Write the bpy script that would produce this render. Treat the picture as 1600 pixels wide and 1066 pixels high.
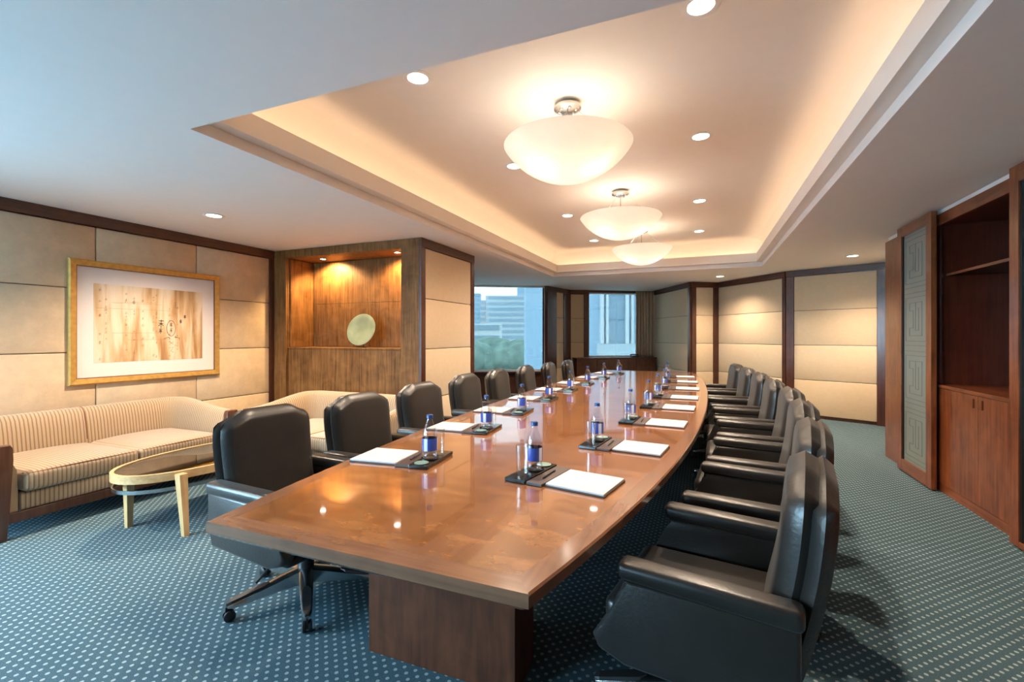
import bpy, bmesh, math, random
from mathutils import Vector, Matrix
random.seed(4)
for o in list(bpy.data.objects): bpy.data.objects.remove(o)
SC = bpy.context.scene
COL = SC.collection
PI = math.pi
R = math.radians

# ------------------------------------------------------------------ camera, world, big lights, exposure
cam_d = bpy.data.cameras.new('camera'); cam = bpy.data.objects.new('camera', cam_d); COL.objects.link(cam)
cam.location = (0, 0, 1.40)
cam.rotation_euler = (R(90), 0, math.atan(295 / 720))
cam_d.sensor_width = 36; cam_d.lens = 16.2; cam_d.shift_y = -7 / 1600
cam_d.clip_start = 0.05; cam_d.clip_end = 3000
SC.camera = cam
SC.view_settings.view_transform = 'Standard'
SC.view_settings.look = 'None'
SC.view_settings.gamma = 1
SC.view_settings.use_curve_mapping = False
SC.view_settings.exposure = 1.0

W = bpy.data.worlds.new('overcast_sky'); SC.world = W; W.use_nodes = True
wn = W.node_tree.nodes; wl = W.node_tree.links
bg = wn['Background']
tc = wn.new('ShaderNodeTexCoord'); sp = wn.new('ShaderNodeSeparateXYZ'); rp = wn.new('ShaderNodeValToRGB')
wl.new(tc.outputs['Generated'], sp.inputs[0]); wl.new(sp.outputs['Z'], rp.inputs[0]); wl.new(rp.outputs[0], bg.inputs[0])
rp.color_ramp.elements[0].position = 0.0; rp.color_ramp.elements[0].color = (0.52, 0.80, 1.0, 1)
rp.color_ramp.elements[1].position = 0.7; rp.color_ramp.elements[1].color = (0.30, 0.66, 1.0, 1)
bg.inputs[1].default_value = 17.5

DAY = 1.0          # daylight through the windows
WARM = (1.0, 0.70, 0.46)

def area(name, loc, rot, sx, sy, power, color, parent=None, spread=None, portal=False):
    d = bpy.data.lights.new(name, 'AREA'); d.shape = 'RECTANGLE'; d.size = sx; d.size_y = sy; d.energy = power; d.color = color
    if spread: d.spread = spread
    if portal: d.cycles.is_portal = True
    o = bpy.data.objects.new(name, d); COL.objects.link(o); o.location = loc; o.rotation_euler = rot
    if parent: o.parent = parent
    return o
area('daylight_portal', (-5.56, -0.95, 1.45), (0, R(-90), 0), 2.1, 3.3, 0, (1, 1, 1), portal=True)
area('daylight_portal', (-4.35, -3.16, 1.45), (R(90), 0, 0), 1.9, 2.1, 0, (1, 1, 1), portal=True)

# ------------------------------------------------------------------ materials
def newmat(name):
    m = bpy.data.materials.new(name); m.use_nodes = True
    nt = m.node_tree; return m, nt, nt.nodes['Principled BSDF']
def setp(b, **k):
    for n, v in k.items():
        n = {'rough': 'Roughness', 'metal': 'Metallic', 'spec': 'Specular IOR Level', 'coat': 'Coat Weight', 'coatr': 'Coat Roughness',
             'trans': 'Transmission Weight', 'sheen': 'Sheen Weight', 'ior': 'IOR'}[n]
        b.inputs[n].default_value = v
def plain(name, col, **k):
    """one colour broken up by a faint noise"""
    m, nt, b = newmat(name)
    n = nt.nodes.new('ShaderNodeTexNoise'); n.inputs['Scale'].default_value = k.pop('scale', 12)
    tcn = nt.nodes.new('ShaderNodeTexCoord'); nt.links.new(tcn.outputs['Object'], n.inputs['Vector'])
    r = nt.nodes.new('ShaderNodeValToRGB'); v = k.pop('vary', 0.06)
    r.color_ramp.elements[0].position = .3; r.color_ramp.elements[1].position = .7
    r.color_ramp.elements[0].color = tuple(c * (1 - v) for c in col) + (1,)
    r.color_ramp.elements[1].color = tuple(min(1, c * (1 + v)) for c in col) + (1,)
    nt.links.new(n.outputs[0], r.inputs[0]); nt.links.new(r.outputs[0], b.inputs['Base Color'])
    bump = k.pop('bump', 0)
    if bump:
        bp = nt.nodes.new('ShaderNodeBump'); bp.inputs['Strength'].default_value = bump; bp.inputs['Distance'].default_value = .004
        n2 = nt.nodes.new('ShaderNodeTexNoise'); n2.inputs['Scale'].default_value = k.pop('bscale', 150)
        nt.links.new(tcn.outputs['Object'], n2.inputs['Vector'])
        nt.links.new(n2.outputs[0], bp.inputs['Height']); nt.links.new(bp.outputs[0], b.inputs['Normal'])
    setp(b, **k); return m
def emit(name, col, s):
    m, nt, b = newmat(name); b.inputs['Base Color'].default_value = col + (1,)
    b.inputs['Emission Color'].default_value = col + (1,); b.inputs['Emission Strength'].default_value = s
    return m
def wood(name, c0, c1, grain='z', rough=.3, coat=.3, fine=26, mott=5.0, c2=None):
    m, nt, b = newmat(name); N = nt.nodes; L = nt.links
    t = N.new('ShaderNodeTexCoord'); mp = N.new('ShaderNodeMapping')
    s = {'z': (fine, fine, 1.6), 'x': (1.6, fine, fine), 'y': (fine, 1.6, fine)}[grain]
    mp.inputs['Scale'].default_value = s
    L.new(t.outputs['Object'], mp.inputs[0])
    n = N.new('ShaderNodeTexNoise'); n.inputs['Scale'].default_value = 1.6; n.inputs['Detail'].default_value = 6; n.inputs['Distortion'].default_value = .5
    L.new(mp.outputs[0], n.inputs['Vector'])
    n2 = N.new('ShaderNodeTexNoise'); n2.inputs['Scale'].default_value = mott; n2.inputs['Detail'].default_value = 4; n2.inputs['Distortion'].default_value = 1.0
    L.new(t.outputs['Object'], n2.inputs['Vector'])
    mx = N.new('ShaderNodeMix'); mx.data_type = 'FLOAT'; mx.inputs[0].default_value = .4
    L.new(n.outputs[0], mx.inputs[2]); L.new(n2.outputs[0], mx.inputs[3])
    r = N.new('ShaderNodeValToRGB'); r.color_ramp.elements[0].position = .36; r.color_ramp.elements[1].position = .64
    r.color_ramp.elements[0].color = c0 + (1,); r.color_ramp.elements[1].color = c1 + (1,)
    if c2: e = r.color_ramp.elements.new(.5); e.color = c2 + (1,)
    L.new(mx.outputs[0], r.inputs[0]); L.new(r.outputs[0], b.inputs['Base Color'])
    setp(b, rough=rough, coat=coat, coatr=.12)
    return m
def suede(name, col, vary=.14, rough=.85, mott=7):
    m, nt, b = newmat(name); N = nt.nodes; L = nt.links
    t = N.new('ShaderNodeTexCoord')
    n = N.new('ShaderNodeTexNoise'); n.inputs['Scale'].default_value = mott; n.inputs['Detail'].default_value = 8; n.inputs['Roughness'].default_value = .7
    L.new(t.outputs['Object'], n.inputs['Vector'])
    r = N.new('ShaderNodeValToRGB'); r.color_ramp.elements[0].position = .32; r.color_ramp.elements[1].position = .68
    r.color_ramp.elements[0].color = tuple(c * (1 - vary) for c in col) + (1,); r.color_ramp.elements[1].color = tuple(c * (1 + vary * .6) for c in col) + (1,)
    L.new(n.outputs[0], r.inputs[0]); L.new(r.outputs[0], b.inputs['Base Color'])
    bp = N.new('ShaderNodeBump'); bp.inputs['Strength'].default_value = .25; bp.inputs['Distance'].default_value = .003
    n2 = N.new('ShaderNodeTexNoise'); n2.inputs['Scale'].default_value = 60; L.new(t.outputs['Object'], n2.inputs['Vector'])
    L.new(n2.outputs[0], bp.inputs['Height']); L.new(bp.outputs[0], b.inputs['Normal'])
    setp(b, rough=rough, sheen=.3); return m
def stripes():
    m, nt, b = newmat('striped_upholstery'); N = nt.nodes; L = nt.links
    t = N.new('ShaderNodeUVMap'); s = N.new('ShaderNodeSeparateXYZ'); L.new(t.outputs[0], s.inputs[0])
    k = N.new('ShaderNodeMath'); k.operation = 'MULTIPLY'; k.inputs[1].default_value = 2 * PI / .026; L.new(s.outputs[0], k.inputs[0])
    sn = N.new('ShaderNodeMath'); sn.operation = 'SINE'; L.new(k.outputs[0], sn.inputs[0])
    r = N.new('ShaderNodeValToRGB'); L.new(sn.outputs[0], r.inputs[0])
    e = r.color_ramp.elements; e[0].position = .0; e[0].color = (.38, .265, .155, 1); e[1].position = .75; e[1].color = (.20, .12, .063, 1)
    q = e.new(.35); q.color = (.38, .265, .155, 1); q = e.new(.6); q.color = (.20, .12, .063, 1)
    L.new(r.outputs[0], b.inputs['Base Color']); setp(b, rough=.75, sheen=.4)
    bp = N.new('ShaderNodeBump'); bp.inputs['Strength'].default_value = .3; bp.inputs['Distance'].default_value = .003
    L.new(sn.outputs[0], bp.inputs['Height']); L.new(bp.outputs[0], b.inputs['Normal'])
    return m
def carpet():
    m, nt, b = newmat('dotted_carpet'); N = nt.nodes; L = nt.links
    t = N.new('ShaderNodeTexCoord'); s = N.new('ShaderNodeSeparateXYZ'); L.new(t.outputs['Object'], s.inputs[0])
    def M(op, a, bb=None, c=None):
        n = N.new('ShaderNodeMath'); n.operation = op
        for i, v in enumerate((a, bb, c)):
            if v is None: continue
            if isinstance(v, (int, float)): n.inputs[i].default_value = v
            else: L.new(v, n.inputs[i])
        return n.outputs[0]
    px, py = .054, .027
    u = M('DIVIDE', s.outputs[0], px); v = M('DIVIDE', s.outputs[1], py)
    fl = M('FLOOR', v); off = M('MULTIPLY', M('FLOORED_MODULO', fl, 2.0), .5)
    fu = M('SUBTRACT', M('FRACT', M('ADD', u, off)), .5); fv = M('SUBTRACT', M('FRACT', v), .5)
    d = M('ADD', M('POWER', M('ABSOLUTE', M('DIVIDE', fu, .150)), 2.0), M('POWER', M('ABSOLUTE', M('DIVIDE', fv, .30)), 2.0))
    mask = M('LESS_THAN', d, 1.0)
    n = N.new('ShaderNodeTexNoise'); n.inputs['Scale'].default_value = 220; L.new(t.outputs['Object'], n.inputs['Vector'])
    base = N.new('ShaderNodeValToRGB'); L.new(n.outputs[0], base.inputs[0])
    base.color_ramp.elements[0].position = .3; base.color_ramp.elements[0].color = (.030, .058, .074, 1)
    base.color_ramp.elements[1].position = .7; base.color_ramp.elements[1].color = (.070, .128, .155, 1)
    mx = N.new('ShaderNodeMix'); mx.data_type = 'RGBA'; L.new(mask, mx.inputs[0]); L.new(base.outputs[0], mx.inputs[6]); mx.inputs[7].default_value = (.28, .34, .35, 1)
    L.new(mx.outputs[2], b.inputs['Base Color'])
    bp = N.new('ShaderNodeBump'); bp.inputs['Strength'].default_value = .5; bp.inputs['Distance'].default_value = .004
    L.new(n.outputs[0], bp.inputs['Height']); L.new(bp.outputs[0], b.inputs['Normal'])
    setp(b, rough=.95, spec=.15); return m
def burl():
    m, nt, b = newmat('burl_veneer'); N = nt.nodes; L = nt.links
    t = N.new('ShaderNodeTexCoord'); mp = N.new('ShaderNodeMapping'); mp.inputs['Scale'].default_value = (1.0, 2.2, 1); L.new(t.outputs['Object'], mp.inputs[0])
    n = N.new('ShaderNodeTexNoise'); n.inputs['Scale'].default_value = 6; n.inputs['Detail'].default_value = 3.5; n.inputs['Distortion'].default_value = .0; n.inputs['Roughness'].default_value = .6
    L.new(mp.outputs[0], n.inputs['Vector'])
    r = N.new('ShaderNodeValToRGB'); e = r.color_ramp.elements
    e[0].position = .26; e[0].color = (.15, .050, .014, 1); e[1].position = .74; e[1].color = (.36, .15, .050, 1)
    q = e.new(.5); q.color = (.24, .088, .024, 1)
    L.new(n.outputs[0], r.inputs[0]); L.new(r.outputs[0], b.inputs['Base Color'])
    setp(b, rough=.22, spec=.5, coat=1.0, coatr=.04); b.inputs['Coat IOR'].default_value = 1.75; return m
def glass(name, tint, gloss=.08, rough=.0):
    m = bpy.data.materials.new(name); m.use_nodes = True; nt = m.node_tree; N = nt.nodes; L = nt.links
    N.remove(N['Principled BSDF']); out = N['Material Output']
    tr = N.new('ShaderNodeBsdfTransparent'); tr.inputs[0].default_value = tint + (1,)
    gl = N.new('ShaderNodeBsdfGlossy'); gl.inputs['Roughness'].default_value = rough; gl.inputs[0].default_value = (1, 1, 1, 1)
    lw = N.new('ShaderNodeLayerWeight'); lw.inputs[0].default_value = .25
    mr = N.new('ShaderNodeMath'); mr.operation = 'MULTIPLY_ADD'; mr.inputs[1].default_value = .55; mr.inputs[2].default_value = gloss
    L.new(lw.outputs['Facing'], mr.inputs[0])
    pw = N.new('ShaderNodeMath'); pw.operation = 'POWER'; pw.inputs[1].default_value = 2.0; L.new(lw.outputs['Facing'], pw.inputs[0]); L.new(pw.outputs[0], mr.inputs[0])
    mx = N.new('ShaderNodeMixShader'); L.new(mr.outputs[0], mx.inputs[0]); L.new(tr.outputs[0], mx.inputs[1]); L.new(gl.outputs[0], mx.inputs[2])
    L.new(mx.outputs[0], out.inputs[0]); return m

M = {}
M['plaster'] = plain('white_plaster', (.76, .72, .68), rough=.8, vary=.01)
M['tray_plaster'] = plain('cream_plaster', (.82, .76, .69), rough=.7, vary=.01)
M['carpet'] = carpet()
M['suede'] = suede('beige_suede', (.58, .44, .29))
M['fabric_panel'] = suede('cream_fabric', (.64, .49, .32), vary=.05, mott=20)
M['walnut'] = wood('niche_veneer', (.105, .042, .011), (.25, .115, .036), rough=.55, coat=0); M['walnut'].node_tree.nodes['Principled BSDF'].inputs['Specular IOR Level'].default_value = .2
M['trimwood'] = wood('dark_red_trim', (.045, .012, .006), (.100, .030, .013), rough=.35)
M['trimwood_h'] = wood('dark_red_trim_across', (.045, .012, .006), (.100, .030, .013), grain='x', rough=.35)
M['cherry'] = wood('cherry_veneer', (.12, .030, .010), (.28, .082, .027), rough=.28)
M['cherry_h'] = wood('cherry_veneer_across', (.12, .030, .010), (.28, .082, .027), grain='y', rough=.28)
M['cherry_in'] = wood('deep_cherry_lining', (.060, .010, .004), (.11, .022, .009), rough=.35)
M['pedestal'] = wood('pedestal_veneer', (.045, .013, .006), (.11, .034, .014), rough=.6, coat=0, fine=14); M['pedestal'].node_tree.nodes['Principled BSDF'].inputs['Specular IOR Level'].default_value = .2
M['burl'] = burl()
M['border'] = wood('table_border', (.15, .066, .034), (.25, .112, .058), grain='y', rough=.2, coat=.6)
M['border_x'] = wood('table_border_across', (.15, .066, .034), (.25, .112, .058), grain='x', rough=.2, coat=.6)
M['sofawood'] = wood('sofa_show_wood', (.060, .020, .009), (.12, .045, .020), rough=.35)
M['blond'] = wood('blond_maple', (.46, .27, .11), (.62, .40, .19), grain='z', rough=.35)
M['blond_top'] = wood('blond_maple_rim', (.46, .27, .11), (.62, .40, .19), grain='y', rough=.35)
M['stripes'] = stripes()
M['leather'] = plain('black_leather', (.015, .012, .010), rough=.34, spec=.6, bump=.2, bscale=90, vary=.15, sheen=.06)
M['leather_seam'] = plain('leather_welt', (.010, .009, .009), rough=.5)
M['silver'] = plain('polished_aluminium', (.55, .54, .53), rough=.22, metal=1.0, vary=.02)
M['blackp'] = plain('black_plastic', (.012, .012, .013), rough=.45)
M['blackgloss'] = plain('black_lacquer', (.010, .009, .009), rough=.12, spec=.6)
M['gold'] = plain('gold_leaf', (.60, .36, .10), rough=.38, metal=.55, vary=.12, scale=25)
M['goldin'] = plain('brown_slip', (.16, .05, .03), rough=.5)
M['mat'] = plain('pale_mat_board', (.66, .60, .57), rough=.9, vary=.01)
M['paper'] = plain('white_paper', (.60, .54, .52), rough=.8, vary=.01)
M['pen'] = plain('pen_barrel', (.015, .015, .02), rough=.3)
M['stripboard'] = plain('brown_leather_pad', (.055, .035, .030), rough=.45)
M['coaster'] = plain('pale_green_candy', (.17, .28, .24), rough=.3)
M['capblue'] = plain('blue_cap', (.015, .05, .20), rough=.35)
M['clear'] = glass('clear_bottle', (.93, .92, .93), gloss=.06)
M['tumbler'] = glass('clear_tumbler', (.95, .95, .94), gloss=.07)
M['water'] = glass('water', (.96, .96, .97), gloss=.02)
M['winglass'] = glass('tinted_window_glass', (.245, .225, .21), gloss=.02)
M['clearwin'] = glass('clear_window_glass', (.95, .97, .97), gloss=.02)
M['shelfglass'] = glass('shelf_glass', (.55, .60, .55), gloss=.10)
M['tableglass'] = glass('smoked_table_glass', (.22, .18, .15), gloss=.16)
M['whiteframe'] = plain('white_aluminium', (.70, .76, .80), rough=.4)
M['curtain'] = plain('brown_curtain', (.42, .30, .20), rough=.9, bump=.2)
M['plate'] = plain('celadon_glaze', (.27, .31, .20), rough=.16, scale=6, vary=.14)
M['chrome'] = plain('brushed_nickel', (.60, .57, .54), rough=.25, metal=1.0, vary=.03)
M['white'] = plain('white_enamel', (.80, .78, .76), rough=.4, vary=.01)
M['lamp_on'] = emit('lit_lamp', (1.0, .88, .76), 9)
M['bulb'] = emit('lit_bulb', (1.0, .84, .66), 30)
M['covestrip'] = emit('lit_cove_tube', (1.0, .74, .45), 1)
M['frost'] = plain('frosted_glass', (.20, .235, .22), rough=.35, vary=.05, scale=3)
M['fret'] = plain('etched_line', (.11, .14, .14), rough=.5)
M['phone'] = plain('charcoal_plastic', (.02, .02, .022), rough=.4)
def bowlmat():
    m = bpy.data.materials.new('alabaster_glass'); m.use_nodes = True; nt = m.node_tree; N = nt.nodes; L = nt.links
    N.remove(N['Principled BSDF']); out = N['Material Output']
    a = N.new('ShaderNodeBsdfTranslucent'); a.inputs[0].default_value = (.6, .57, .52, 1)
    d = N.new('ShaderNodeBsdfDiffuse'); d.inputs[0].default_value = (.55, .52, .48, 1)
    e = N.new('ShaderNodeEmission'); e.inputs[0].default_value = (1, .85, .68, 1); e.inputs[1].default_value = .12
    mx = N.new('ShaderNodeMixShader'); mx.inputs[0].default_value = .45; ad = N.new('ShaderNodeAddShader')
    n = N.new('ShaderNodeTexNoise'); n.inputs['Scale'].default_value = 6; t = N.new('ShaderNodeTexCoord'); L.new(t.outputs['Object'], n.inputs['Vector'])
    r = N.new('ShaderNodeValToRGB'); L.new(n.outputs[0], r.inputs[0]); r.color_ramp.elements[0].color = (.74, .69, .62, 1); r.color_ramp.elements[1].color = (.88, .83, .77, 1)
    L.new(r.outputs[0], a.inputs[0])
    L.new(a.outputs[0], mx.inputs[1]); L.new(d.outputs[0], mx.inputs[2]); L.new(mx.outputs[0], ad.inputs[0]); L.new(e.outputs[0], ad.inputs[1]); L.new(ad.outputs[0], out.inputs[0])
    return m
M['bowl'] = bowlmat()
def labelmat():
    m, nt, b = newmat('bottle_sticker'); N = nt.nodes; L = nt.links
    t = N.new('ShaderNodeTexCoord'); s = N.new('ShaderNodeSeparateXYZ'); L.new(t.outputs['Object'], s.inputs[0])
    at = N.new('ShaderNodeMath'); at.operation = 'ARCTAN2'; L.new(s.outputs[1], at.inputs[0]); L.new(s.outputs[0], at.inputs[1])
    k = N.new('ShaderNodeMath'); k.operation = 'MULTIPLY'; k.inputs[1].default_value = 3.0; L.new(at.outputs[0], k.inputs[0])
    sn = N.new('ShaderNodeMath'); sn.operation = 'SINE'; L.new(k.outputs[0], sn.inputs[0])
    r = N.new('ShaderNodeValToRGB'); L.new(sn.outputs[0], r.inputs[0]); e = r.color_ramp.elements; r.color_ramp.interpolation = 'CONSTANT'
    e[0].position = 0; e[0].color = (.03, .07, .36, 1); e[1].position = .72; e[1].color = (.62, .66, .78, 1)
    L.new(r.outputs[0], b.inputs['Base Color']); setp(b, rough=.35); return m
M['sticker'] = labelmat()
def printmat():
    m, nt, b = newmat('abstract_wash_print'); N = nt.nodes; L = nt.links
    t = N.new('ShaderNodeTexCoord'); mp = N.new('ShaderNodeMapping'); mp.inputs['Scale'].default_value = (1, 9, 1.2); L.new(t.outputs['Object'], mp.inputs[0])
    n = N.new('ShaderNodeTexNoise'); n.inputs['Scale'].default_value = 1.1; n.inputs['Detail'].default_value = 5; n.inputs['Distortion'].default_value = .4; L.new(mp.outputs[0], n.inputs['Vector'])
    s = N.new('ShaderNodeSeparateXYZ'); L.new(t.outputs['Object'], s.inputs[0])
    g = N.new('ShaderNodeMath'); g.operation = 'MULTIPLY_ADD'; g.inputs[1].default_value = -.10; L.new(s.outputs[1], g.inputs[0]); L.new(n.outputs[0], g.inputs[2])
    r = N.new('ShaderNodeValToRGB'); L.new(g.outputs[0], r.inputs[0]); e = r.color_ramp.elements
    e[0].position = .34; e[0].color = (.33, .17, .07, 1); e[1].position = .66; e[1].color = (.66, .55, .42, 1); q = e.new(.47); q.color = (.52, .35, .19, 1); q = e.new(.56); q.color = (.62, .50, .36, 1)
    L.new(r.outputs[0], b.inputs['Base Color']); setp(b, rough=.5); return m
M['print'] = printmat()
M['ink'] = plain('black_ink', (.05, .03, .02), rough=.8)
M['redink'] = plain('red_brown_ink', (.28, .08, .05), rough=.8)
M['paleink'] = plain('pale_brown_ink', (.30, .19, .10), rough=.8)
M['bld1'] = plain('hazy_concrete', (.66, .74, .76), rough=.9, vary=.05, scale=.05)  # air haze is put into the pale colours of these outdoor materials
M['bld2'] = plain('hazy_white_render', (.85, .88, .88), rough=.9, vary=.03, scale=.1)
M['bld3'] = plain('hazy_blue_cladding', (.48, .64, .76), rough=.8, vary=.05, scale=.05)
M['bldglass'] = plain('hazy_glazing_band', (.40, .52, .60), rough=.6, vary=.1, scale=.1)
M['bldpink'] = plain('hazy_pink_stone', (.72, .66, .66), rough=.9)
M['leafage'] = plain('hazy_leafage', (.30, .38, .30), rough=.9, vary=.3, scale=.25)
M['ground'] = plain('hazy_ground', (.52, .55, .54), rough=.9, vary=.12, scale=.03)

# ------------------------------------------------------------------ mesh helpers
class MB:
    def __init__(s): s.bm = bmesh.new(); s.uv = None
    def verts(s, pts): return [s.bm.verts.new(p) for p in pts]
    def box(s, x0, x1, y0, y1, z0, z1, bev=0, seg=2, mat=None):
        x0, x1 = min(x0, x1), max(x0, x1); y0, y1 = min(y0, y1), max(y0, y1); z0, z1 = min(z0, z1), max(z0, z1)
        v = s.verts([(x, y, z) for z in (z0, z1) for y in (y0, y1) for x in (x0, x1)])
        f = [(0, 2, 3, 1), (4, 5, 7, 6), (0, 1, 5, 4), (1, 3, 7, 5), (3, 2, 6, 7), (2, 0, 4, 6)]
        fs = [s.bm.faces.new([v[i] for i in q]) for q in f]
        if bev:
            es = list({e for q in fs for e in q.edges})
            r = bmesh.ops.bevel(s.bm, geom=es, offset=bev, segments=seg, profile=.5, affect='EDGES')
            if mat is not None: v = r['verts']
        if mat is not None: bmesh.ops.transform(s.bm, matrix=mat, verts=[q for q in v if q.is_valid])
        return s
    def prism(s, poly, a, b, axis='z', bev=0, seg=2):
        """poly extruded from a to b along an axis; for 'y' poly is (x, z), for 'x' poly is (y, z)"""
        def P(p, t): return {'z': (p[0], p[1], t), 'y': (p[0], t, p[1]), 'x': (t, p[0], p[1])}[axis]
        lo = s.verts([P(p, a) for p in poly]); hi = s.verts([P(p, b) for p in poly]); n = len(poly)
        fs = [s.bm.faces.new(lo[::-1]), s.bm.faces.new(hi)]
        for i in range(n): fs.append(s.bm.faces.new([lo[i], lo[(i + 1) % n], hi[(i + 1) % n], hi[i]]))
        if bev:
            es = list({e for q in fs[:2] for e in q.edges}); bmesh.ops.bevel(s.bm, geom=es, offset=bev, segments=seg, profile=.5, affect='EDGES')
        return s
    def lathe(s, prof, n=24, c=(0, 0, 0), close=False):
        rings = []
        for r, z in prof:
            if r < 1e-5: rings.append([s.bm.verts.new((c[0], c[1], c[2] + z))])
            else: rings.append(s.verts([(c[0] + r * math.cos(2 * PI * k / n), c[1] + r * math.sin(2 * PI * k / n), c[2] + z) for k in range(n)]))
        prs = list(zip(rings, rings[1:])) + ([(rings[-1], rings[0])] if close else [])
        for A, B in prs:
            for k in range(n):
                k2 = (k + 1) % n
                if len(A) == 1 and len(B) == 1: continue
                if len(A) == 1: s.bm.faces.new([A[0], B[k2], B[k]])
                elif len(B) == 1: s.bm.faces.new([A[k], A[k2], B[0]])
                else: s.bm.faces.new([A[k], A[k2], B[k2], B[k]])
        return s
    def tube(s, pts, rad, n=8, flat=1.0, close=False):
        pts = [Vector(p) for p in pts]; rings = []; N_ = len(pts)
        rads = rad if isinstance(rad, (list, tuple)) else [rad] * N_
        for i, p in enumerate(pts):
            if close: d = pts[(i + 1) % N_] - pts[i - 1]
            else: d = pts[min(i + 1, N_ - 1)] - pts[max(i - 1, 0)]
            d.normalize(); up = Vector((0, 0, 1)) if abs(d.z) < .9 else Vector((1, 0, 0))
            a = d.cross(up).normalized(); b = a.cross(d).normalized()
            rings.append(s.verts([p + a * rads[i] * math.cos(2 * PI * k / n) + b * rads[i] * flat * math.sin(2 * PI * k / n) for k in range(n)]))
        for A, B in list(zip(rings, rings[1:])) + ([(rings[-1], rings[0])] if close else []):
            for k in range(n): s.bm.faces.new([A[k], A[(k + 1) % n], B[(k + 1) % n], B[k]])
        if not close: s.bm.faces.new(rings[0][::-1]); s.bm.faces.new(rings[-1])
        return s
    def grid(s, fn, nu, nv, closed_u=False):
        V = [[s.bm.verts.new(fn(i / nu, j / nv)) for j in range(nv + 1)] for i in range(nu + (0 if closed_u else 1))]
        n = len(V)
        for i in range(nu):
            for j in range(nv): s.bm.faces.new([V[i][j], V[(i + 1) % n][j], V[(i + 1) % n][j + 1], V[i][j + 1]])
        return s
    def xf(s, m): bmesh.ops.transform(s.bm, matrix=m, verts=s.bm.verts); return s
    def build(s, name, mat, parent=None, smooth=False, uv=None, weld=False, kind=None, label=None):
        if weld: bmesh.ops.remove_doubles(s.bm, verts=s.bm.verts, dist=.0004)
        bmesh.ops.recalc_face_normals(s.bm, faces=s.bm.faces)
        if uv:
            l = s.bm.loops.layers.uv.new('UVMap')
            for f in s.bm.faces:
                for lp in f.loops: lp[l].uv = uv(lp.vert.co)
        me = bpy.data.meshes.new(name); s.bm.to_mesh(me); s.bm.free()
        me.materials.append(mat)
        if smooth:
            for p in me.polygons: p.use_smooth = True
            try: me.set_sharp_from_angle(angle=R(50 if smooth is True else smooth))
            except Exception: pass
        o = bpy.data.objects.new(name, me); COL.objects.link(o)
        if parent: o.parent = parent
        if kind: o['kind'] = kind
        if label: o['label'] = label
        return o
def tag(o, label, cat, group=None):
    o['label'] = label; o['category'] = cat
    if group: o['group'] = group
    return o
def thing(name, label, cat, loc=(0, 0, 0), rz=0, group=None):
    o = bpy.data.objects.new(name, None); COL.objects.link(o); o.empty_display_size = .1
    o.location = loc; o.rotation_euler = (0, 0, rz); return tag(o, label, cat, group)
def dup(o, parent=None, loc=None, rz=None, label=None):
    c = o.copy(); COL.objects.link(c)
    if parent: c.parent = parent
    if loc is not None: c.location = loc
    if rz is not None: c.rotation_euler = (0, 0, rz)
    if label: c['label'] = label
    for ch in o.children: dup(ch, c)
    return c
def share(o, parent, x=0, y=0, z=0):
    c = o.copy(); COL.objects.link(c); c.parent = parent; c.location = (x, y, z); return c
def boxo(name, mat, parent, *b, bev=0, **k): return MB().box(*b, bev=bev).build(name, mat, parent, **k)

H = 2.56
# ------------------------------------------------------------------ room shell
PLAN = [(-5.62, -3.2), (3.0, -3.2), (3.0, 8.95), (2.78, 8.95), (1.5, 9.6), (.4, 11.02), (-.15, 10.72), (-1.08, 12.44), (-2.68, 11.47), (-3.12, 11.22), (-3.37, 10.13), (-5.62, 8.79)]
PLAN_FAR = [(-5.62, 8.60), (3.0, 8.60)] + PLAN[2:]
fl = MB().prism(PLAN, -.12, 0).build('floor', M['carpet'], kind='structure')
# soffit ring
HX0, HX1, HY0, HY1 = -2.64, .935, 1.70, 8.60
m = MB()
m.box(-5.62, 3.0, -3.2, HY0, H, 2.63); m.prism(PLAN_FAR, H, 2.63)
m.box(-5.62, HX0, HY0, HY1, H, 2.63); m.box(HX1, 3.0, HY0, HY1, H, 2.63)
ceil = m.build('ceiling', M['plaster'], kind='structure')
# raised tray: step, fascia with cove gutter, curved cove and raised ceiling, swept round the opening
def sweep_rect(name, prof, x0, x1, y0, y1, mat, smooth=False):
    mb = MB(); rings = []
    for d, z in prof: rings.append(mb.verts([(x0 - d, y0 - d, z), (x1 + d, y0 - d, z), (x1 + d, y1 + d, z), (x0 - d, y1 + d, z)]))
    for A, B in zip(rings, rings[1:]):
        for k in range(4): mb.bm.faces.new([A[k], A[(k + 1) % 4], B[(k + 1) % 4], B[k]])
    return mb, rings
IX0, IX1, IY0, IY1 = HX0 + .09, HX1 - .09, HY0 + .09, HY1 - .09
mb, _ = sweep_rect('t', [(.20, 2.631), (0, 2.631), (0, 2.77), (.02, 2.77), (.02, 2.665), (.17, 2.665), (.17, 2.70)], IX0, IX1, IY0, IY1, None)
mb.build('trim_1', M['tray_plaster'], kind='structure')
prof = [(.17, 2.66), (.17, 2.76)] + [(.17 - .26 * (1 - math.cos(t)), 2.76 + .27 * math.sin(t)) for t in [R(a) for a in range(10, 91, 10)]]
mb, rings = sweep_rect('t', prof, IX0, IX1, IY0, IY1, None)
mb.bm.faces.new(rings[-1])
tray = mb.build('ceiling', M['tray_plaster'], kind='structure', smooth=30)
# keep daylight out above the tray
MB().prism(PLAN, 3.06, 3.12).build('ceiling', M['plaster'], kind='structure')

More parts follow.
